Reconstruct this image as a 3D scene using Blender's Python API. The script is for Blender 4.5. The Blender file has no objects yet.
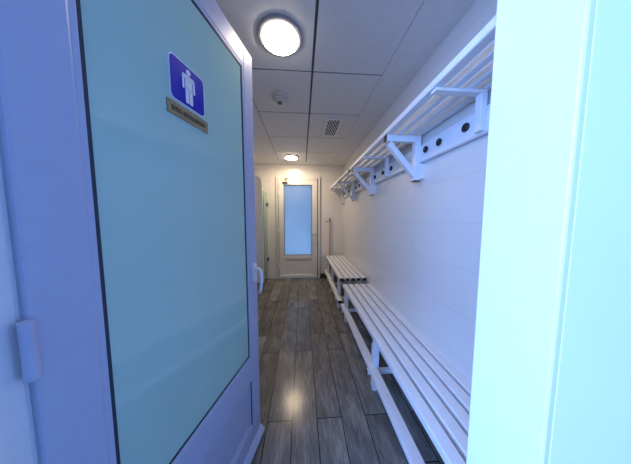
import bpy, bmesh, math, random
from mathutils import Vector, Matrix
random.seed(7)
scn = bpy.context.scene
C = scn.collection
PI = math.pi
R = math.radians

# ------------------------------------------------------------------ materials
def new_mat(name):
    m = bpy.data.materials.new(name); m.use_nodes = True
    nt = m.node_tree; b = nt.nodes['Principled BSDF']
    return m, nt, b

def coords(nt, scale=(1, 1, 1)):
    tc = nt.nodes.new('ShaderNodeTexCoord'); mp = nt.nodes.new('ShaderNodeMapping')
    mp.inputs['Scale'].default_value = scale
    nt.links.new(tc.outputs['Object'], mp.inputs['Vector'])
    return mp.outputs['Vector']

def plain(name, col, rough=0.4, metal=0.0, var=0.05, nscale=12.0, bump=0.0, spec=0.5, coat=0.0):
    m, nt, b = new_mat(name)
    v = coords(nt)
    n = nt.nodes.new('ShaderNodeTexNoise'); n.inputs['Scale'].default_value = nscale; n.inputs['Detail'].default_value = 4
    nt.links.new(v, n.inputs['Vector'])
    r = nt.nodes.new('ShaderNodeValToRGB')
    r.color_ramp.elements[0].position = 0.3; r.color_ramp.elements[1].position = 0.7
    r.color_ramp.elements[0].color = tuple(c*(1-var) for c in col)+(1,)
    r.color_ramp.elements[1].color = tuple(min(1, c*(1+var)) for c in col)+(1,)
    nt.links.new(n.outputs['Fac'], r.inputs['Fac']); nt.links.new(r.outputs['Color'], b.inputs['Base Color'])
    b.inputs['Roughness'].default_value = rough; b.inputs['Metallic'].default_value = metal
    b.inputs['Specular IOR Level'].default_value = spec
    b.inputs['Coat Weight'].default_value = coat
    if bump:
        bp = nt.nodes.new('ShaderNodeBump'); bp.inputs['Strength'].default_value = bump; bp.inputs['Distance'].default_value = 0.002
        nt.links.new(n.outputs['Fac'], bp.inputs['Height']); nt.links.new(bp.outputs['Normal'], b.inputs['Normal'])
    return m

def tile_wall(name, axis, col, offset):
    """large glazed white wall tiles with fine joints; axis 'x' or 'y' is the horizontal run of the wall"""
    m, nt, b = new_mat(name)
    tc = nt.nodes.new('ShaderNodeTexCoord'); sp = nt.nodes.new('ShaderNodeSeparateXYZ')
    nt.links.new(tc.outputs['Object'], sp.inputs[0])
    cb = nt.nodes.new('ShaderNodeCombineXYZ')
    nt.links.new(sp.outputs['X' if axis == 'x' else 'Y'], cb.inputs['X']); nt.links.new(sp.outputs['Z'], cb.inputs['Y'])
    ad = nt.nodes.new('ShaderNodeVectorMath'); ad.operation = 'ADD'; ad.inputs[1].default_value = (offset[0], offset[1], 0)
    nt.links.new(cb.outputs[0], ad.inputs[0])
    br = nt.nodes.new('ShaderNodeTexBrick'); br.offset = 0.0; br.squash = 1.0
    br.inputs['Scale'].default_value = 1.0; br.inputs['Brick Width'].default_value = 0.75; br.inputs['Row Height'].default_value = 0.25
    br.inputs['Mortar Size'].default_value = 0.0018; br.inputs['Mortar Smooth'].default_value = 0.3
    br.inputs['Color1'].default_value = col+(1,); br.inputs['Color2'].default_value = tuple(c*0.975 for c in col)+(1,)
    br.inputs['Mortar'].default_value = tuple(c*0.84 for c in col)+(1,)
    nt.links.new(ad.outputs[0], br.inputs['Vector']); nt.links.new(br.outputs['Color'], b.inputs['Base Color'])
    bp = nt.nodes.new('ShaderNodeBump'); bp.inputs['Strength'].default_value = 0.4; bp.inputs['Distance'].default_value = 0.001; bp.invert = True
    nt.links.new(br.outputs['Fac'], bp.inputs['Height']); nt.links.new(bp.outputs['Normal'], b.inputs['Normal'])
    b.inputs['Roughness'].default_value = 0.24; b.inputs['Specular IOR Level'].default_value = 0.4
    return m

def plank_floor(name):
    m, nt, b = new_mat(name)
    L = nt.links.new
    tc = nt.nodes.new('ShaderNodeTexCoord'); sp = nt.nodes.new('ShaderNodeSeparateXYZ'); L(tc.outputs['Object'], sp.inputs[0])
    cb = nt.nodes.new('ShaderNodeCombineXYZ'); L(sp.outputs['Y'], cb.inputs['X']); L(sp.outputs['X'], cb.inputs['Y'])
    ad = nt.nodes.new('ShaderNodeVectorMath'); ad.operation = 'ADD'; ad.inputs[1].default_value = (2.46, 1.648, 0)
    L(cb.outputs[0], ad.inputs[0])
    br = nt.nodes.new('ShaderNodeTexBrick'); br.offset = 0.29; br.offset_frequency = 2
    br.inputs['Scale'].default_value = 1.0; br.inputs['Brick Width'].default_value = 0.9; br.inputs['Row Height'].default_value = 0.158
    br.inputs['Mortar Size'].default_value = 0.0028; br.inputs['Mortar Smooth'].default_value = 0.2; br.inputs['Bias'].default_value = 0.0
    br.inputs['Color1'].default_value = (0, 0, 0, 1); br.inputs['Color2'].default_value = (1, 1, 1, 1); br.inputs['Mortar'].default_value = (0.5, 0.5, 0.5, 1)
    L(ad.outputs[0], br.inputs['Vector'])
    # grain, stretched along the planks and shifted from plank to plank
    sh = nt.nodes.new('ShaderNodeVectorMath'); sh.operation = 'MULTIPLY_ADD'; sh.inputs[1].default_value = (3.0, 0, 7.0)
    L(br.outputs['Color'], sh.inputs[0]); L(tc.outputs['Object'], sh.inputs[2])
    mp = nt.nodes.new('ShaderNodeMapping'); mp.inputs['Scale'].default_value = (70, 9, 1); L(sh.outputs[0], mp.inputs['Vector'])
    n = nt.nodes.new('ShaderNodeTexNoise'); n.inputs['Scale'].default_value = 1.0; n.inputs['Detail'].default_value = 8; n.inputs['Roughness'].default_value = 0.65
    n.inputs['Distortion'].default_value = 0.6
    L(mp.outputs[0], n.inputs['Vector'])
    mp2 = nt.nodes.new('ShaderNodeMapping'); mp2.inputs['Scale'].default_value = (14, 5, 1); L(sh.outputs[0], mp2.inputs['Vector'])
    n2 = nt.nodes.new('ShaderNodeTexNoise'); n2.inputs['Scale'].default_value = 1.0; n2.inputs['Detail'].default_value = 5
    L(mp2.outputs[0], n2.inputs['Vector'])
    r = nt.nodes.new('ShaderNodeValToRGB'); e = r.color_ramp.elements
    e[0].position = 0.30; e[0].color = (0.075, 0.072, 0.067, 1)
    e[1].position = 0.66; e[1].color = (0.31, 0.288, 0.255, 1)
    mid = e.new(0.5); mid.color = (0.170, 0.160, 0.145, 1)
    mx0 = nt.nodes.new('ShaderNodeMath'); mx0.operation = 'MULTIPLY_ADD'; mx0.inputs[1].default_value = 0.55
    L(n.outputs['Fac'], mx0.inputs[0])
    m2 = nt.nodes.new('ShaderNodeMath'); m2.operation = 'MULTIPLY'; m2.inputs[1].default_value = 0.45; L(n2.outputs['Fac'], m2.inputs[0]); L(m2.outputs[0], mx0.inputs[2])
    L(mx0.outputs[0], r.inputs['Fac'])
    # per-plank tone
    tone = nt.nodes.new('ShaderNodeMapRange'); tone.inputs['To Min'].default_value = 0.72; tone.inputs['To Max'].default_value = 1.28
    L(br.outputs['Color'], tone.inputs['Value'])
    mul = nt.nodes.new('ShaderNodeVectorMath'); mul.operation = 'SCALE'; L(r.outputs['Color'], mul.inputs[0]); L(tone.outputs[0], mul.inputs['Scale'])
    mix = nt.nodes.new('ShaderNodeMix'); mix.data_type = 'RGBA'
    L(br.outputs['Fac'], mix.inputs['Factor']); L(mul.outputs[0], mix.inputs['A']); mix.inputs['B'].default_value = (0.014, 0.013, 0.013, 1)
    L(mix.outputs['Result'], b.inputs['Base Color'])
    bp = nt.nodes.new('ShaderNodeBump'); bp.inputs['Strength'].default_value = 0.05; bp.inputs['Distance'].default_value = 0.002
    sub = nt.nodes.new('ShaderNodeMath'); sub.operation = 'SUBTRACT'; L(n.outputs['Fac'], sub.inputs[0]); L(br.outputs['Fac'], sub.inputs[1])
    L(sub.outputs[0], bp.inputs['Height']); L(bp.outputs['Normal'], b.inputs['Normal'])
    b.inputs['Roughness'].default_value = 0.19; b.inputs['Specular IOR Level'].default_value = 0.27
    return m

def emit(name, col, s):
    m, nt, b = new_mat(name)
    b.inputs['Base Color'].default_value = col+(1,)
    b.inputs['Emission Color'].default_value = col+(1,); b.inputs['Emission Strength'].default_value = s
    return m

def frosted(name, col, rough):
    """daylight-diffusing obscure glass: translucent body under a soft gloss"""
    m, nt, b = new_mat(name)
    out = nt.nodes['Material Output']
    tr = nt.nodes.new('ShaderNodeBsdfTranslucent'); gl = nt.nodes.new('ShaderNodeBsdfGlossy'); mx = nt.nodes.new('ShaderNodeMixShader')
    fr = nt.nodes.new('ShaderNodeFresnel'); fr.inputs['IOR'].default_value = 1.45
    n = nt.nodes.new('ShaderNodeTexNoise'); n.inputs['Scale'].default_value = 60
    nt.links.new(coords(nt), n.inputs['Vector'])
    r = nt.nodes.new('ShaderNodeValToRGB')
    r.color_ramp.elements[0].color = tuple(c*0.96 for c in col)+(1,); r.color_ramp.elements[1].color = col+(1,)
    nt.links.new(n.outputs['Fac'], r.inputs['Fac']); nt.links.new(r.outputs['Color'], tr.inputs['Color'])
    gl.inputs['Roughness'].default_value = rough
    nt.links.new(fr.outputs[0], mx.inputs[0]); nt.links.new(tr.outputs[0], mx.inputs[1]); nt.links.new(gl.outputs[0], mx.inputs[2])
    nt.links.new(mx.outputs[0], out.inputs['Surface'])
    return m

M = {}
M['lobby'] = plain('grey_lobby_low_bounce', (0.30, 0.30, 0.31), 0.8)  # unseen walls, greyed to cut bounced light on the door leaf
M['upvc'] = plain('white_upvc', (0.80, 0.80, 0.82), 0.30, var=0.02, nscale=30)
M['upvc_leaf'] = plain('shade_tinted_leaf_upvc', (0.48, 0.51, 0.66), 0.42, var=0.02, nscale=30, spec=0.35)  # bluish shade on the open leaf is put into this colour
M['upvc_far'] = plain('cream_white_upvc', (0.80, 0.785, 0.75), 0.35, var=0.02, nscale=30)
M['paint'] = plain('white_wall_paint', (0.86, 0.86, 0.86), 0.7, var=0.015, nscale=6)
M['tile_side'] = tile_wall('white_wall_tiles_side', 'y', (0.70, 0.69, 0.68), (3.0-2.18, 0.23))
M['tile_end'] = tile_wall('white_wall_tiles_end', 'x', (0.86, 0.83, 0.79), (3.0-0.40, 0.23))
M['floor'] = plank_floor('grey_brown_wood_planks')
M['ceiling'] = plain('ceiling_board', (0.74, 0.735, 0.73), 0.75, var=0.02, nscale=25, bump=0.05)
M['ceiling_gap'] = plain('ceiling_grid_gap', (0.06, 0.062, 0.068), 0.6)
M['bench'] = plain('white_lacquered_steel', (0.78, 0.79, 0.82), 0.40, var=0.03, nscale=20)
M['black'] = plain('black_plastic', (0.012, 0.012, 0.014), 0.4)
M['gasket'] = plain('dark_gasket_and_recess_shade', (0.02, 0.035, 0.06), 0.5)  # gasket rubber, also the painted shade of recess and groove
M['gasket_grey'] = plain('grey_gasket_and_gap_shade', (0.16, 0.15, 0.14), 0.5)
M['chrome'] = plain('chrome', (0.75, 0.76, 0.78), 0.18, metal=1.0, var=0.01)
M['ring'] = plain('satin_white_ring', (0.36, 0.35, 0.37), 0.3, var=0.02)
M['steel_dark'] = plain('dark_bronze_metal', (0.10, 0.075, 0.055), 0.4, metal=0.3)
M['lens'] = emit('lit_downlight_lens', (1.0, 0.86, 0.68), 38.0)
M['lens_warm'] = emit('lit_warm_downlight_lens', (1.0, 0.78, 0.53), 130.0)
M['teal_glass'] = plain('frosted_teal_glass', (0.44, 0.66, 0.57), 0.06, var=0.02, nscale=4, spec=0.6)
M['day_glass'] = frosted('frosted_daylight_glass', (0.95, 0.99, 1.0), 0.12)
M['sign_blue'] = plain('blue_sign_plastic', (0.003, 0.012, 0.40), 0.4, var=0.03, spec=0.25)
M['sign_white'] = plain('white_sign_vinyl', (0.82, 0.84, 0.86), 0.4, var=0.01)
M['plate'] = plain('aged_gold_plate', (0.34, 0.25, 0.12), 0.35, metal=0.1, var=0.12, nscale=40)
M['ink'] = plain('dark_brown_ink', (0.05, 0.03, 0.018), 0.5)
M['detector'] = plain('off_white_detector_plastic', (0.50, 0.50, 0.52), 0.45)
M['detector_dark'] = plain('dark_grey_plastic', (0.10, 0.10, 0.12), 0.4)
M['vent_dark'] = plain('vent_shadow_box', (0.025, 0.027, 0.03), 0.7)
M['vent_blade'] = plain('grey_vent_blade', (0.62, 0.63, 0.65), 0.4)
M['wood'] = plain('pale_varnished_wood', (0.50, 0.29, 0.15), 0.45, var=0.2, nscale=18)
M['brush'] = plain('dark_brown_bristle', (0.035, 0.03, 0.028), 0.8)
M['panel'] = plain('white_partition_board', (0.82, 0.82, 0.81), 0.35, var=0.01)

def green_glass():
    m, nt, b = new_mat('green_tinted_glass')
    b.inputs['Base Color'].default_value = (0.28, 0.58, 0.42, 1)
    b.inputs['Transmission Weight'].default_value = 0.85; b.inputs['Roughness'].default_value = 0.03; b.inputs['IOR'].default_value = 1.25
    n = nt.nodes.new('ShaderNodeTexNoise'); n.inputs['Scale'].default_value = 5
    nt.links.new(coords(nt), n.inputs['Vector'])
    r = nt.nodes.new('ShaderNodeValToRGB')
    r.color_ramp.elements[0].color = (0.52, 0.80, 0.64, 1); r.color_ramp.elements[1].color = (0.56, 0.83, 0.68, 1)
    nt.links.new(n.outputs['Fac'], r.inputs['Fac']); nt.links.new(r.outputs['Color'], b.inputs['Base Color'])
    return m
M['green_glass'] = green_glass()

# ------------------------------------------------------------------ mesh helpers
def bm_new(): return bmesh.new()

def _xf(bm, verts, mat):
    if mat is not None: bmesh.ops.transform(bm, matrix=mat, verts=verts)

def box(bm, x0, x1, y0, y1, z0, z1, bev=0.0, mat=None, seg=2, mi=0):
    t = bmesh.new()
    bmesh.ops.create_cube(t, size=1.0)
    for v in t.verts:
        v.co = Vector((x0+(v.co.x+.5)*(x1-x0), y0+(v.co.y+.5)*(y1-y0), z0+(v.co.z+.5)*(z1-z0)))
    if bev > 0:
        bmesh.ops.bevel(t, geom=list(t.edges), offset=bev, segments=seg, profile=0.5, affect='EDGES')
    if mat is not None: bmesh.ops.transform(t, matrix=mat, verts=t.verts)
    for f in t.faces: f.material_index = mi
    me = bpy.data.meshes.new('tmp'); t.to_mesh(me); t.free()
    bm.from_mesh(me); bpy.data.meshes.remove(me)

def bar(bm, a, b, w, h, up=(0, 0, 1), bev=0.003):
    """square tube from a to b, width w (sideways) and height h (along up)"""
    a = Vector(a); b = Vector(b); d = b-a; L = d.length; x = d.normalized(); u = Vector(up)
    y = u.cross(x).normalized(); z = x.cross(y)
    mat = Matrix((x, y, z)).transposed().to_4x4(); mat.translation = a
    box(bm, 0, L, -w/2, w/2, -h/2, h/2, bev, mat)

def lathe(bm, prof, n=40, mat=None, cap0=True, cap1=True):
    """prof: list of (r, z) about local Z"""
    rings = []
    for r, z in prof:
        rings.append([bm.verts.new((r*math.cos(2*PI*i/n), r*math.sin(2*PI*i/n), z)) for i in range(n)])
    for a, b in zip(rings, rings[1:]):
        for i in range(n): bm.faces.new((a[i], a[(i+1) % n], b[(i+1) % n], b[i]))
    if cap0: bm.faces.new(list(reversed(rings[0])))
    if cap1: bm.faces.new(rings[-1])
    if mat is not None: bmesh.ops.transform(bm, matrix=mat, verts=[v for r in rings for v in r])

def tube(bm, pts, rad, n=14, flat=1.0):
    """round tube along pts with per-point radius"""
    P = [Vector(p) for p in pts]; rings = []
    rads = rad if isinstance(rad, (list, tuple)) else [rad]*len(P)
    prev = None
    for i, p in enumerate(P):
        t = (P[min(i+1, len(P)-1)]-P[max(i-1, 0)]).normalized()
        u = prev if prev is not None else (Vector((0, 1, 0)) if abs(t.y) < .9 else Vector((1, 0, 0)))
        u = (u-t*u.dot(t)).normalized(); v = t.cross(u); prev = u
        rings.append([bm.verts.new(p+rads[i]*(u*math.cos(2*PI*k/n)+v*flat*math.sin(2*PI*k/n))) for k in range(n)])
    for a, b in zip(rings, rings[1:]):
        for k in range(n): bm.faces.new((a[k], a[(k+1) % n], b[(k+1) % n], b[k]))
    bm.faces.new(list(reversed(rings[0]))); bm.faces.new(rings[-1])

def prism(bm, outline, y0, y1, mat=None):
    """outline: list of (x, z); extruded from y0 to y1"""
    a = [bm.verts.new((x, y0, z)) for x, z in outline]; b = [bm.verts.new((x, y1, z)) for x, z in outline]
    n = len(a)
    bm.faces.new(a); bm.faces.new(list(reversed(b)))
    for i in range(n): bm.faces.new((a[i], b[i], b[(i+1) % n], a[(i+1) % n]))
    if mat is not None: bmesh.ops.transform(bm, matrix=mat, verts=a+b)

def rrect(x0, x1, z0, z1, r, n=6):
    out = []
    for cx, cz, a0 in ((x1-r, z1-r, 0), (x0+r, z1-r, 90), (x0+r, z0+r, 180), (x1-r, z0+r, 270)):
        for i in range(n+1):
            a = R(a0+90*i/n); out.append((cx+r*math.cos(a), cz+r*math.sin(a)))
    return out

def obj(name, bm, mat, parent=None, smooth=False):
    bmesh.ops.recalc_face_normals(bm, faces=bm.faces)
    me = bpy.data.meshes.new(name); bm.to_mesh(me); bm.free()
    for m in (mat if isinstance(mat, (list, tuple)) else [mat]): me.materials.append(m)
    if smooth:
        for p in me.polygons: p.use_smooth = True
    o = bpy.data.objects.new(name, me); C.objects.link(o)
    if parent: o.parent = parent
    return o

def tag(o, label, cat, group=None):
    o['label'] = label; o['category'] = cat
    if group: o['group'] = group
    return o

def thing(name, label, cat, loc=(0, 0, 0), rz=0.0, group=None):
    o = bpy.data.objects.new(name, None); o.empty_display_size = 0.1; C.objects.link(o)
    o.location = loc; o.rotation_euler = (0, 0, rz)
    return tag(o, label, cat, group)

def struct(o):
    o['kind'] = 'structure'; return o

def children(o): return [c for c in bpy.data.objects if c.parent == o]

def dup(o, parent=None):
    c = o.copy(); C.objects.link(c); c.parent = parent
    for ch in children(o): dup(ch, c)
    return c

# ------------------------------------------------------------------ the room shell
H = 2.36; XL, XR, YF, YN = -1.02, 0.86, 4.03, 0.335     # ceiling, left, right, far and near room faces
DX0, DX1, DH = -0.470, 0.345, 2.15                      # entrance opening
WT = 0.115                                              # wall thickness at the entrance

b = bm_new(); box(b, -1.7, 1.7, -3.1, YF+0.12, -0.10, 0.0)
struct(obj('floor', b, M['floor']))

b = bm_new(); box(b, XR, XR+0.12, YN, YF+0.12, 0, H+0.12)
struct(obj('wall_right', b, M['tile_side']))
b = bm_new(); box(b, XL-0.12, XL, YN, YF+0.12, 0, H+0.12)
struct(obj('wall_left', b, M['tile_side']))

# far wall with the opening of the far door
FX0, FX1, FH = -0.517, 0.366, 2.108
b = bm_new()
box(b, XL, FX0, YF, YF+0.12, 0, H+0.12); box(b, FX1, XR, YF, YF+0.12, 0, H+0.12); box(b, FX0, FX1, YF, YF+0.12, FH, H+0.12)
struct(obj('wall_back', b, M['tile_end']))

# entrance wall
b = bm_new()
box(b, -1.7, DX0, YN-WT, YN, 0, H+0.12); box(b, DX1, 1.7, YN-WT, YN, 0, H+0.12); box(b, DX0, DX1, YN-WT, YN, DH, H+0.12)
struct(obj('wall_front', b, M['paint']))

# unseen lobby outside the entrance, left side open for the added fill light
b = bm_new(); box(b, 1.6, 1.7, -3.1, YN-WT, 0, H+0.12); struct(obj('wall_lobby_right', b, M['lobby']))
b = bm_new(); box(b, -1.7, 1.6, -3.2, -3.1, 0, H+0.12); struct(obj('wall_lobby_back', b, M['lobby']))
b = bm_new(); box(b, -1.7, 1.7, -3.2, YN-WT, H+0.12, H+0.22); struct(obj('ceiling_lobby', b, M['lobby']))

# ceiling: plaster margins round a field of lay-in boards over a dark gap
TX = [-0.440, 0.082, 0.607]
TY = [0.335, 0.913, 1.493, 2.06, 2.655, 3.235, 3.81]
b = bm_new()
box(b, XL, TX[0], YN, YF, H, H+0.10, mi=0); box(b, TX[2], XR, YN, YF, H, H+0.10, mi=0); box(b, TX[0], TX[2], TY[-1], YF, H, H+0.10, mi=0)
box(b, TX[0], TX[2], YN, TY[-1], H+0.004, H+0.10, mi=1)
for i in range(2):
    for j in range(len(TY)-1):
        gl = 0.006 if i == 0 else 0.008
        gr = 0.008 if i == 0 else 0.003
        box(b, TX[i]+gl, TX[i+1]-gr, TY[j]+0.006, TY[j+1]-0.006, H, H+0.02, 0.001, mi=0, seg=1)
struct(obj('ceiling', b, [M['ceiling'], M['ceiling_gap']]))

# ------------------------------------------------------------------ entrance door, standing open
W = 0.78
TH = R(75.2)
HX, HY = -0.256-W*math.cos(TH), 1.093-W*math.sin(TH)
door = bpy.data.objects.new('door_1', None); C.objects.link(door); struct(door)
door.location = (HX, HY, 0); door.rotation_euler = (0, 0, TH)
TK = 0.055; ST = 0.088; Z0, Z1 = 0.012, 2.13
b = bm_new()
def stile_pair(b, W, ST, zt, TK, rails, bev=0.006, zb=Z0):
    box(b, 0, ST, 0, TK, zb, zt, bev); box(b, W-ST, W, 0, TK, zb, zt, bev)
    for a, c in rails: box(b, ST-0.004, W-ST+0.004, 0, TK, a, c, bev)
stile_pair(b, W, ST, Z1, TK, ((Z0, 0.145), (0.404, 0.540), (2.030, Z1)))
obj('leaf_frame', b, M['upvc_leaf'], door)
# glazing bead and gasket round the pane; gasket also draws the recess shadow
def ring(b, x0, x1, z0, z1, w, y0, y1, bev=0.0):
    box(b, x0, x0+w, y0, y1, z0, z1, bev); box(b, x1-w, x1, y0, y1, z0, z1, bev)
    box(b, x0+w, x1-w, y0, y1, z0, z0+w, bev); box(b, x0+w, x1-w, y0, y1, z1-w, z1, bev)
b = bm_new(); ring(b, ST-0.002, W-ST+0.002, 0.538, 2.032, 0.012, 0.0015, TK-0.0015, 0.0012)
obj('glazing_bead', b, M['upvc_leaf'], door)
b = bm_new(); ring(b, ST+0.009, W-ST-0.009, 0.549, 2.021, 0.009, 0.004, TK-0.004)
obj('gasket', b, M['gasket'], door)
b = bm_new(); box(b, ST+0.010, W-ST-0.010, 0.006, TK-0.006, 0.550, 2.020)
p = obj('glass_pane', b, M['teal_glass'], door); p['label'] = 'frosted teal glass pane'
b = bm_new(); box(b, ST+0.0005, ST+0.0065, 0.003, 0.015, 0.1455, 0.4035); box(b, W-ST-0.0065, W-ST-0.0005, 0.003, 0.015, 0.1455, 0.4035)
obj('panel_groove_shade', b, M['gasket'], door)  # dark strips draw the shade in the panel groove
b = bm_new(); box(b, ST-0.002, W-ST+0.002, 0.014, TK-0.014, 0.14, 0.41)
ring(b, ST+0.0065, W-ST-0.0065, 0.1455, 0.4035, 0.012, 0.005, 0.016, 0.003)
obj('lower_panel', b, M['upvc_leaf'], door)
b = bm_new(); prism(b, [(0, 0.016), (-0.026, 0.016), (-0.026, 0.026), (-0.006, 0.050), (0, 0.050)], 0.01, W-0.0)
bmesh.ops.transform(b, matrix=Matrix(((0, 1, 0, 0), (1, 0, 0, 0), (0, 0, 1, 0), (0, 0, 0, 1))), verts=b.verts)
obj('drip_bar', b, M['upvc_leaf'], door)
# lever handle: back plate and hanging lever
b = bm_new(); prism(b, rrect(W-0.055, W-0.023, 0.945, 1.050, 0.014), -0.010, 0.0)
plate = obj('handle_plate', b, M['upvc'], door)
b = bm_new()
tube(b, [(W-0.039, -0.008, 1.017), (W-0.039, -0.026, 1.018), (W-0.039, -0.038, 1.013), (W-0.039, -0.044, 0.994), (W-0.039, -0.046, 0.964),
         (W-0.039, -0.044, 0.929), (W-0.039, -0.039, 0.896), (W-0.039, -0.033, 0.880)], [.009, .009, .010, .010, .0095, .009, .008, .007], flat=0.9)
obj('lever', b, M['upvc'], plate, True)
for z in (0.25, 1.08, 1.90):
    b = bm_new(); lathe(b, [(0.009, z-0.05), (0.009, z+0.05)], 16, Matrix.Translation((-0.004, -0.006, 0)))
    obj('hinge', b, M['upvc_leaf'], door)

# entrance door frame: head and jambs
b = bm_new()
JW = 0.05
for x0, x1 in ((DX0-0.02, DX0-0.002+0.0), (DX1, DX1+0.02)): pass
box(b, DX0-0.05, DX0, YN, YN+0.012, 0, DH+0.05, 0.003); box(b, DX1, DX1+0.05, YN, YN+0.012, 0, DH+0.05, 0.003)
box(b, DX0, DX1, YN, YN+0.012, DH, DH+0.05, 0.003)
box(b, DX1-0.012, DX1, YN-WT, YN, 0, DH, 0.003); box(b, DX0, DX0+0.002, YN-WT, YN, 0, DH); box(b, DX0, DX1, YN-WT, YN, DH-0.012, DH, 0.003)
struct(obj('trim_1', b, M['upvc']))

# signs on the door glass (local door coordinates, on the visible face of the pane)
DM = Matrix.Translation((HX, HY, 0)) @ Matrix.Rotation(TH, 4, 'Z')
SY = 0.006
def on_door(name, label, cat, x, z):
    t = thing(name, label, cat)
    t.matrix_world = DM @ Matrix.Translation((x, SY, z)); return t
sx = W-0.420
sign = on_door('restroom_sign', 'blue square sign with a white man figure on the teal door glass', 'sign', sx, 1.655)
b = bm_new(); prism(b, rrect(-0.068, 0.068, 0.0, 0.130, 0.016), -0.0025, 0.0); obj('sign_board', b, M['sign_white'], sign)
b = bm_new(); prism(b, rrect(-0.0645, 0.0645, 0.0035, 0.1265, 0.014), -0.0035, -0.0024); obj('sign_face', b, M['sign_blue'], sign)
b = bm_new()
def arc(cx, cz, r, n=20): return [(cx+r*math.cos(2*PI*i/n), cz+r*math.sin(2*PI*i/n)) for i in range(n)]
y0, y1 = -0.0045, -0.0034
prism(b, arc(0, 0.1095, 0.0085), y0, y1)
prism(b, rrect(-0.024, 0.024, 0.086, 0.099, 0.006), y0, y1)            # shoulders
prism(b, rrect(-0.0245, -0.0175, 0.052, 0.096, 0.0033), y0, y1)        # arms
prism(b, rrect(0.0175, 0.0245, 0.052, 0.096, 0.0033), y0, y1)
prism(b, [(-0.014, 0.055), (0.014, 0.055), (0.014, 0.092), (-0.014, 0.092)], y0, y1)
prism(b, rrect(-0.014, -0.0012, 0.012, 0.062, 0.004), y0, y1)          # legs
prism(b, rrect(0.0012, 0.014, 0.012, 0.062, 0.004), y0, y1)
obj('man_figure', b, M['sign_white'], sign)
npl = on_door('name_plate', 'small gold plate with dark lettering below the blue sign on the door', 'sign', sx, 1.607)
b = bm_new(); prism(b, rrect(-0.080, 0.080, 0.0, 0.040, 0.002), -0.003, 0.0); obj('plate', b, M['plate'], npl)
b = bm_new(); x = -0.066
rnd = random.Random(3)
while x < 0.062:                                                     # worn, unreadable letter strokes
    w = rnd.uniform(0.004, 0.008)
    k = rnd.choice((0, 1, 2))
    prism(b, [(x, 0.013), (x+0.0022, 0.013), (x+0.0022, 0.027), (x, 0.027)], -0.0036, -0.0029)
    if k != 1: prism(b, [(x+w-0.0022, 0.013), (x+w, 0.013), (x+w, 0.027), (x+w-0.0022, 0.027)], -0.0036, -0.0029)
    z = (0.013, 0.019, 0.0248)[k]
    prism(b, [(x, z), (x+w, z), (x+w, z+0.0022), (x, z+0.0022)], -0.0036, -0.0029)
    x += w+0.0028
obj('lettering', b, M['ink'], npl)

# ------------------------------------------------------------------ far door
fd = bpy.data.objects.new('door_2', None); C.objects.link(fd); struct(fd)
LW = 0.79; LX = -0.476; LH = 2.062
fd.location = (LX, YF-0.035, 0)
FS = 0.105
b = bm_new(); stile_pair(b, LW, FS, LH, 0.055, ((0.012, 0.085), (0.425, 0.500), (1.955, LH)), 0.004)
obj('leaf_frame', b, M['upvc_far'], fd)
b = bm_new(); ring(b, FS-0.002, LW-FS+0.002, 0.498, 1.957, 0.010, 0.006, 0.050, 0.002)
obj('gasket', b, M['gasket_grey'], fd)
b = bm_new(); box(b, FS+0.004, LW-FS-0.004, 0.024, 0.030, 0.504, 1.951)
p = obj('glass_pane', b, M['day_glass'], fd); p['label'] = 'frosted glass pane lit blue by daylight'
b = bm_new(); box(b, FS-0.002, LW-FS+0.002, 0.016, 0.040, 0.08, 0.43)
ring(b, FS-0.001, LW-FS+0.001, 0.083, 0.428, 0.012, 0.010, 0.018, 0.002)
obj('lower_panel', b, M['upvc_far'], fd)
b = bm_new(); box(b, 0.0, LW, -0.014, 0.0, 0.016, 0.075, 0.004); obj('kick_rail', b, M['upvc_far'], fd)
b = bm_new(); prism(b, rrect(LW-0.05, LW-0.018, 0.86, 1.0, 0.012), -0.009, 0.0); hp = obj('handle_plate', b, M['upvc_far'], fd)
b = bm_new()
tube(b, [(LW-0.034, -0.008, 0.945), (LW-0.034, -0.045, 0.947), (LW-0.042, -0.055, 0.947), (LW-0.075, -0.056, 0.936), (LW-0.125, -0.054, 0.915)], [.010, .010, .011, .010, .008])
obj('lever', b, M['chrome'], hp, True)
cl = None
b = bm_new(); box(b, 0.085, 0.190, -0.035, 0.0, 1.985, 2.010, 0.004)
cl = obj('door_closer', b, M['steel_dark'], fd); cl['label'] = 'small dark door closer'
b = bm_new(); bar(b, (0.135, -0.030, 2.020), (0.155, -0.055, 2.075), 0.014, 0.010); bar(b, (0.155, -0.055, 2.075), (0.205, -0.020, 2.085), 0.016, 0.012)
obj('closer_arm', b, M['steel_dark'], cl)
for z in (0.3, 1.05, 1.8):
    b = bm_new(); lathe(b, [(0.008, z-0.045), (0.008, z+0.045)], 14, Matrix.Translation((-0.004, -0.008, 0))); obj('hinge', b, M['upvc_far'], fd)
# its frame
b = bm_new()
box(b, FX0-0.012, LX-0.004, YF-0.030, YF+0.06, 0, FH+0.012, 0.004); box(b, LX+LW+0.004, FX1+0.012, YF-0.030, YF+0.06, 0, FH+0.012, 0.004)
box(b, LX-0.004, LX+LW+0.004, YF-0.030, YF+0.06, LH+0.004, FH+0.012, 0.004)
struct(obj('trim_2', b, M['upvc_far']))
b = bm_new()
box(b, LX+LW+0.0005, LX+LW+0.0195, YF-0.033, YF-0.029, 0.02, LH+0.03); box(b, FX1+0.012, FX1+0.019, YF-0.006, YF-0.001, 0.02, FH)
box(b, LX-0.010, LX-0.0005, YF-0.033, YF-0.029, 0.02, LH-0.06)
struct(obj('trim_3', b, M['gasket_grey']))  # grey strips draw the shadow gaps beside the far leaf

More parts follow.
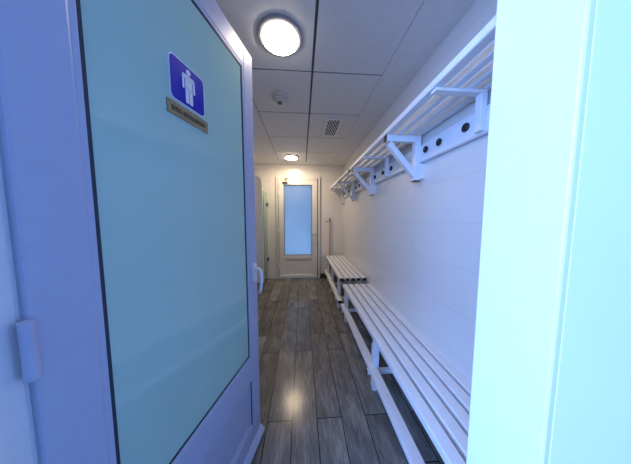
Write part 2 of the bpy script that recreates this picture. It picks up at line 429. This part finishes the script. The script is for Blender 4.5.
# ------------------------------------------------------------------ wooden-slat-style steel benches
def make_bench(length, legs_y, ztop, label, x_front, y0):
    """local origin on the floor below the front edge of the near end; runs along +Y"""
    t = thing('slatted_bench', label, 'bench', (x_front, y0, 0), 0, 'white slatted benches along the wall')
    SW, SP, SH = 0.056, 0.0755, 0.038
    for k in range(5):
        b = bm_new(); box(b, k*SP, k*SP+SW, 0.004, length-0.004, ztop-SH, ztop, 0.005); s = obj('slat', b, M['bench'], t)
        for ya, yb in ((0.0, 0.006), (length-0.006, length)):
            b = bm_new(); box(b, k*SP+0.001, k*SP+SW-0.001, ya, yb, ztop-SH+0.001, ztop-0.001, 0.002); obj('end_cap', b, M['black'], s)
    D = 4*SP+SW
    zc = ztop-SH
    for y in legs_y:
        for xa, xb in ((0.010, 0.054), (D-0.058, D-0.014)):
            b = bm_new(); box(b, xa, xb, y-0.023, y+0.023, 0.018, zc-0.034, 0.004); lg = obj('leg', b, M['bench'], t)
            b = bm_new(); lathe(b, [(0.017, 0.0), (0.021, 0.003), (0.021, 0.020)], 18, Matrix.Translation(((xa+xb)/2, y, 0))); obj('foot', b, M['bench'], lg, False)
        b = bm_new(); box(b, 0.004, D-0.004, y-0.018, y+0.018, zc-0.036, zc, 0.003); cr = obj('top_rail', b, M['bench'], t)
        b = bm_new(); box(b, 0.001, 0.0045, y-0.017, y+0.017, zc-0.035, zc-0.001, 0.001); obj('end_cap', b, M['black'], cr)
        b = bm_new(); box(b, -0.029, D-0.012, y-0.015, y+0.015, 0.128, 0.160, 0.003); cr = obj('cross_rail', b, M['bench'], t)
        b = bm_new(); box(b, -0.034, -0.028, y-0.015, y+0.015, 0.128, 0.160, 0.001); obj('end_cap', b, M['black'], cr)
    b = bm_new(); box(b, -0.021, 0.040, 0.004, length-0.004, 0.160, 0.196, 0.005); fr = obj('foot_rail', b, M['bench'], t)
    for ya, yb in ((0.0, 0.006), (length-0.006, length)):
        b = bm_new(); box(b, -0.020, 0.039, ya, yb, 0.161, 0.195, 0.002); obj('end_cap', b, M['black'], fr)
    return t
make_bench(1.96, (0.09, 0.93, 1.87), 0.450, 'white slatted bench in the foreground, nearer and longer of the two', 0.508, 0.395)
make_bench(1.53, (0.20, 0.80, 1.35), 0.498, 'white slatted bench at the far end beside the back wall', 0.488, 2.43)

# ------------------------------------------------------------------ coat racks with shelf
def make_rack(label, y0, length, brackets, ties, hooks, caps=True):
    t = thing('coat_rack', label, 'coat rack', (XR, y0, 1.55), 0, 'white coat racks with hat shelf on the wall')
    Z = 0.315                              # top of the brackets above the origin
    DP = 0.285                             # depth
    # local x runs negative away from the wall
    for k, xx in enumerate((-DP, -DP+0.084, -DP+0.160, -DP+0.230)):
        b = bm_new(); w = 0.042 if k == 0 else 0.034
        box(b, xx, xx+w, 0.004, length-0.004, Z, Z+0.034, 0.005); s = obj('shelf_tube', b, M['bench'], t)
        for ya, yb in ((0.0, 0.006), (length-0.006, length)):
            b = bm_new(); box(b, xx+0.001, xx+w-0.001, ya, yb, Z+0.001, Z+0.033, 0.002); obj('end_cap', b, M['black'], s)
    b = bm_new(); box(b, -0.030, -0.006, 0.0, length, 0.130, 0.250, 0.004); rail = obj('hook_rail', b, M['bench'], t)
    b = bm_new(); box(b, -0.034, -0.029, 0.0, length, 0.236, 0.244, 0.001); box(b, -0.034, -0.029, 0.0, length, 0.136, 0.144, 0.001)
    obj('rail_bead', b, M['bench'], rail)
    for y in brackets:
        b = bm_new(); box(b, -0.070, -0.030, y-0.021, y+0.021, 0.008, Z, 0.003); u = obj('bracket', b, M['bench'], t)
        b = bm_new(); box(b, -DP+0.008, -0.069, y-0.021, y+0.021, Z-0.044, Z-0.0005, 0.003); obj('bracket_arm', b, M['bench'], u)
        b = bm_new(); bar(b, (-DP+0.030, y, Z-0.054), (-0.058, y, 0.040), 0.038, 0.038, (0, 0, 1)); obj('brace', b, M['bench'], u)
        b = bm_new(); box(b, -DP+0.002, -DP+0.009, y-0.021, y+0.021, Z-0.044, Z-0.001, 0.002); obj('end_cap', b, M['black'], u)
        b = bm_new(); box(b, -0.071, -0.029, y-0.022, y+0.022, 0.0, 0.009, 0.002); obj('end_cap', b, M['black'], u)
        b = bm_new(); box(b, -0.0305, 0.0, y-0.021, y+0.021, 0.02, 0.125, 0.002); obj('wall_spacer', b, M['bench'], u)
    for y in ties:
        b = bm_new(); box(b, -DP+0.010, -0.034, y-0.019, y+0.019, Z-0.014, Z, 0.003); tr = obj('shelf_tie', b, M['bench'], t)
        b = bm_new(); box(b, -0.060, -0.031, y-0.017, y+0.017, 0.140, Z-0.013, 0.003); obj('tie_post', b, M['bench'], tr)
    for y in hooks:
        b = bm_new(); lathe(b, [(0.019, 0.0), (0.021, 0.004), (0.021, 0.010), (0.015, 0.014)], 24, Matrix.Translation((-0.030, y, 0.200)) @ Matrix.Rotation(-PI/2, 4, 'Y'))
        h = obj('coat_peg', b, M['black'], t, False)
    return t
Y0 = 0.40
make_rack('white coat rack nearer the door with black round pegs', Y0, 1.97, [y-Y0 for y in (0.47, 1.345, 2.215)],
          [y-Y0 for y in (0.86, 1.83)], [y-Y0 for y in (0.60, 0.74, 0.95, 1.14, 1.265, 1.57, 1.765, 1.945, 2.16)])
Y1 = 2.40
make_rack('white coat rack at the far end by the back wall', Y1, 1.58, [y-Y1 for y in (3.05, 3.83)],
          [y-Y1 for y in (2.62, 3.44)], [y-Y1 for y in (2.50, 2.74, 2.93, 3.18, 3.36, 3.56, 3.70)])

# ------------------------------------------------------------------ ceiling fittings
def downlight(label, x, y, r, mat):
    t = thing('ceiling_light', label, 'ceiling light', (x, y, H), 0, 'round recessed ceiling lights')
    b = bm_new(); lathe(b, [(r*1.00, 0.0), (r*1.00, -0.005), (r*0.965, -0.010), (r*0.92, -0.011), (r*0.79, -0.018), (r*0.775, -0.012)], 56, None, True, True)
    obj('trim_ring', b, M['ring'], t, True)
    b = bm_new(); lathe(b, [(r*0.78, -0.0185), (r*0.775, -0.022), (r*0.70, -0.025), (r*0.35, -0.028), (0.001, -0.0285)], 56)
    l = obj('lens', b, mat, t, True); l['label'] = 'glowing white lens'
    return t
downlight('round lit ceiling light near the entrance, largest in view', -0.122, 1.232, 0.133, M['lens'])
downlight('round lit ceiling light close to the far door', -0.185, 3.52, 0.133, M['lens_warm'])

t = thing('smoke_detector', 'small round smoke detector on the ceiling between the two lights', 'smoke detector', (-0.190, 1.80, H))
b = bm_new(); lathe(b, [(0.072, 0.0), (0.074, -0.008), (0.068, -0.020), (0.050, -0.024)], 36); obj('base', b, M['detector'], t, False)
b = bm_new(); lathe(b, [(0.050, -0.0235), (0.048, -0.032), (0.040, -0.036), (0.030, -0.050), (0.018, -0.056)], 30); obj('sensor_cap', b, M['detector'], t, False)
b = bm_new(); lathe(b, [(0.024, -0.052), (0.022, -0.058), (0.012, -0.062)], 24); obj('sensor', b, M['detector_dark'], t, False)

vx0, vx1, vy0, vy1 = 0.292, 0.428, 2.165, 2.560
t = thing('air_vent', 'rectangular grey louvred air vent in the ceiling', 'air vent', ((vx0+vx1)/2, (vy0+vy1)/2, H))
hw, hl = (vx1-vx0)/2, (vy1-vy0)/2
b = bm_new()
for sgn in (-1, 1):
    box(b, sgn*(hw+0.011)-0.011, sgn*(hw+0.011)+0.011, -hl-0.022, hl+0.022, -0.010, -0.0005, 0.002)
    box(b, -hw, hw, sgn*(hl+0.011)-0.011, sgn*(hl+0.011)+0.011, -0.010, -0.0005, 0.002)
obj('vent_frame', b, M['sign_white'], t)
b = bm_new(); box(b, -hw, hw, -hl, hl, -0.003, -0.0005); obj('backing', b, M['vent_dark'], t)
b = bm_new()
def clip_seg(c):
    # diagonal y = 2.6*x + c cut to the vent opening
    pts = []
    k = 2.3
    for x in (-hw, hw):
        y = k*x+c
        if -hl <= y <= hl: pts.append((x, y))
    for y in (-hl, hl):
        x = (y-c)/k
        if -hw < x < hw: pts.append((x, y))
    return pts[:2] if len(pts) >= 2 else None
c = -0.52
while c < 0.52:
    s = clip_seg(c)
    if s and (Vector(s[0])-Vector(s[1])).length > 0.03:
        bar(b, (s[0][0], s[0][1], -0.0065), (s[1][0], s[1][1], -0.0065), 0.0135, 0.005, bev=0.001)
    c += 0.070
obj('louvres', b, M['vent_blade'], t)

# ------------------------------------------------------------------ far left: shower glass and partition
t = thing('shower_screen', 'green tinted glass screen at the far left, seen almost edge on', 'glass screen', (-0.708, 3.62, 0))
b = bm_new(); box(b, -0.004, 0.004, 0.0, 0.38, 0.17, 1.78, 0.001); obj('glass_sheet', b, M['green_glass'], t)
b = bm_new(); lathe(b, [(0.016, 0.0), (0.011, 0.006), (0.009, 0.172)], 16, Matrix.Translation((0, 0.30, 0))); obj('floor_pivot', b, M['chrome'], t)
for z in (0.435, 1.55):
    b = bm_new(); box(b, -0.018, 0.024, 0.325, 0.375, z-0.035, z+0.035, 0.004); box(b, -0.016, 0.022, 0.37, 0.41, z-0.030, z+0.030, 0.004)
    obj('hinge_clamp', b, M['detector_dark'], t)
t = thing('shower_partition', 'white partition board with a rounded top corner left of the green glass', 'partition', (XL, 3.50, 0))
out = [(0, 0.10), (0.320, 0.10)]
for i in range(13):
    a = R(90*i/12); out.append((0.320-0.13+0.13*math.cos(a), 1.90+0.13*math.sin(a)))
out += [(0, 2.03)]
b = bm_new(); prism(b, out, 0.0, 0.03); obj('board', b, M['panel'], t)
b = bm_new(); lathe(b, [(0.025, 0.0), (0.018, 0.01), (0.016, 0.10)], 18, Matrix.Translation((0.24, 0.015, 0))); obj('foot', b, M['chrome'], t)

# ------------------------------------------------------------------ broom on the far wall
t = thing('broom', 'broom with a wooden pole standing upright against the back wall', 'broom', (0.590, YF-0.028, 0))
b = bm_new(); tube(b, [(0.0, 0.0, 0.09), (-0.003, 0, 0.5), (-0.010, 0, 1.255)], [.0125, .0125, .0120]); obj('pole', b, M['wood'], t, True)
b = bm_new(); lathe(b, [(0.014, 1.225), (0.015, 1.25), (0.010, 1.275)], 16, Matrix.Translation((-0.010, 0, 0))); obj('pole_grip', b, M['steel_dark'], t)
b = bm_new(); box(b, -0.20, 0.10, -0.022, 0.022, 0.06, 0.095, 0.006); hd = obj('broom_head', b, M['brush'], t)
b = bm_new(); box(b, -0.205, 0.105, -0.026, 0.026, 0.0, 0.062, 0.004); obj('bristles', b, M['brush'], t)
t = thing('wall_clip', 'small brown clip on the back wall holding the broom pole', 'wall clip', (0.580, YF, 1.205))
b = bm_new(); box(b, -0.085, 0.022, -0.012, 0.0, -0.010, 0.010, 0.002); obj('clip_plate', b, M['wood'], t)
b = bm_new(); box(b, 0.015, 0.022, -0.045, -0.010, -0.010, 0.010, 0.002); obj('clip_jaw', b, M['steel_dark'], t)

# ------------------------------------------------------------------ light
w = bpy.data.worlds.new('World'); scn.world = w; w.use_nodes = True
nt = w.node_tree; bg = nt.nodes['Background']
bg.inputs['Color'].default_value = (0.20, 0.47, 1.0, 1); bg.inputs['Strength'].default_value = 1.25

def area(name, loc, rot, sx, sy, power, col):
    l = bpy.data.lights.new(name, 'AREA'); l.shape = 'RECTANGLE'; l.size = sx; l.size_y = sy; l.energy = power; l.color = col
    o = bpy.data.objects.new(name, l); C.objects.link(o); o.location = loc; o.rotation_euler = rot; return o

area('lobby_fill', (-1.66, -1.5, 1.72), (0, -PI/2, 0), 1.4, 3.0, 310, (0.22, 0.42, 1.0))  # added blue fill, set left to light the benches, not the leaf

area('far_pane_backlight', (0.75, 4.75, 1.35), (0, R(62), R(-50)), 1.6, 0.5, 34, (0.6, 0.75, 1.0))  # lamp added behind the far pane to brighten its right side

# ------------------------------------------------------------------ camera
cam = bpy.data.cameras.new('camera'); co = bpy.data.objects.new('camera', cam); C.objects.link(co)
f = 192.0; u = (302-315.5)/f; v = (232-217)/f
n = math.sqrt(u*u+v*v+1); yaw = math.asin(-u/n); pit = -math.atan2(v, 1)
cam.sensor_fit = 'HORIZONTAL'; cam.sensor_width = 36.0; cam.lens = 36.0*f/631; cam.clip_start = 0.01
co.location = (0, 0, 1.3); co.rotation_euler = (PI/2+pit, 0, -yaw)
scn.camera = co

scn.view_settings.view_transform = 'Standard'; scn.view_settings.look = 'None'
scn.view_settings.gamma = 1.0; scn.view_settings.use_curve_mapping = False
scn.view_settings.exposure = 0.0
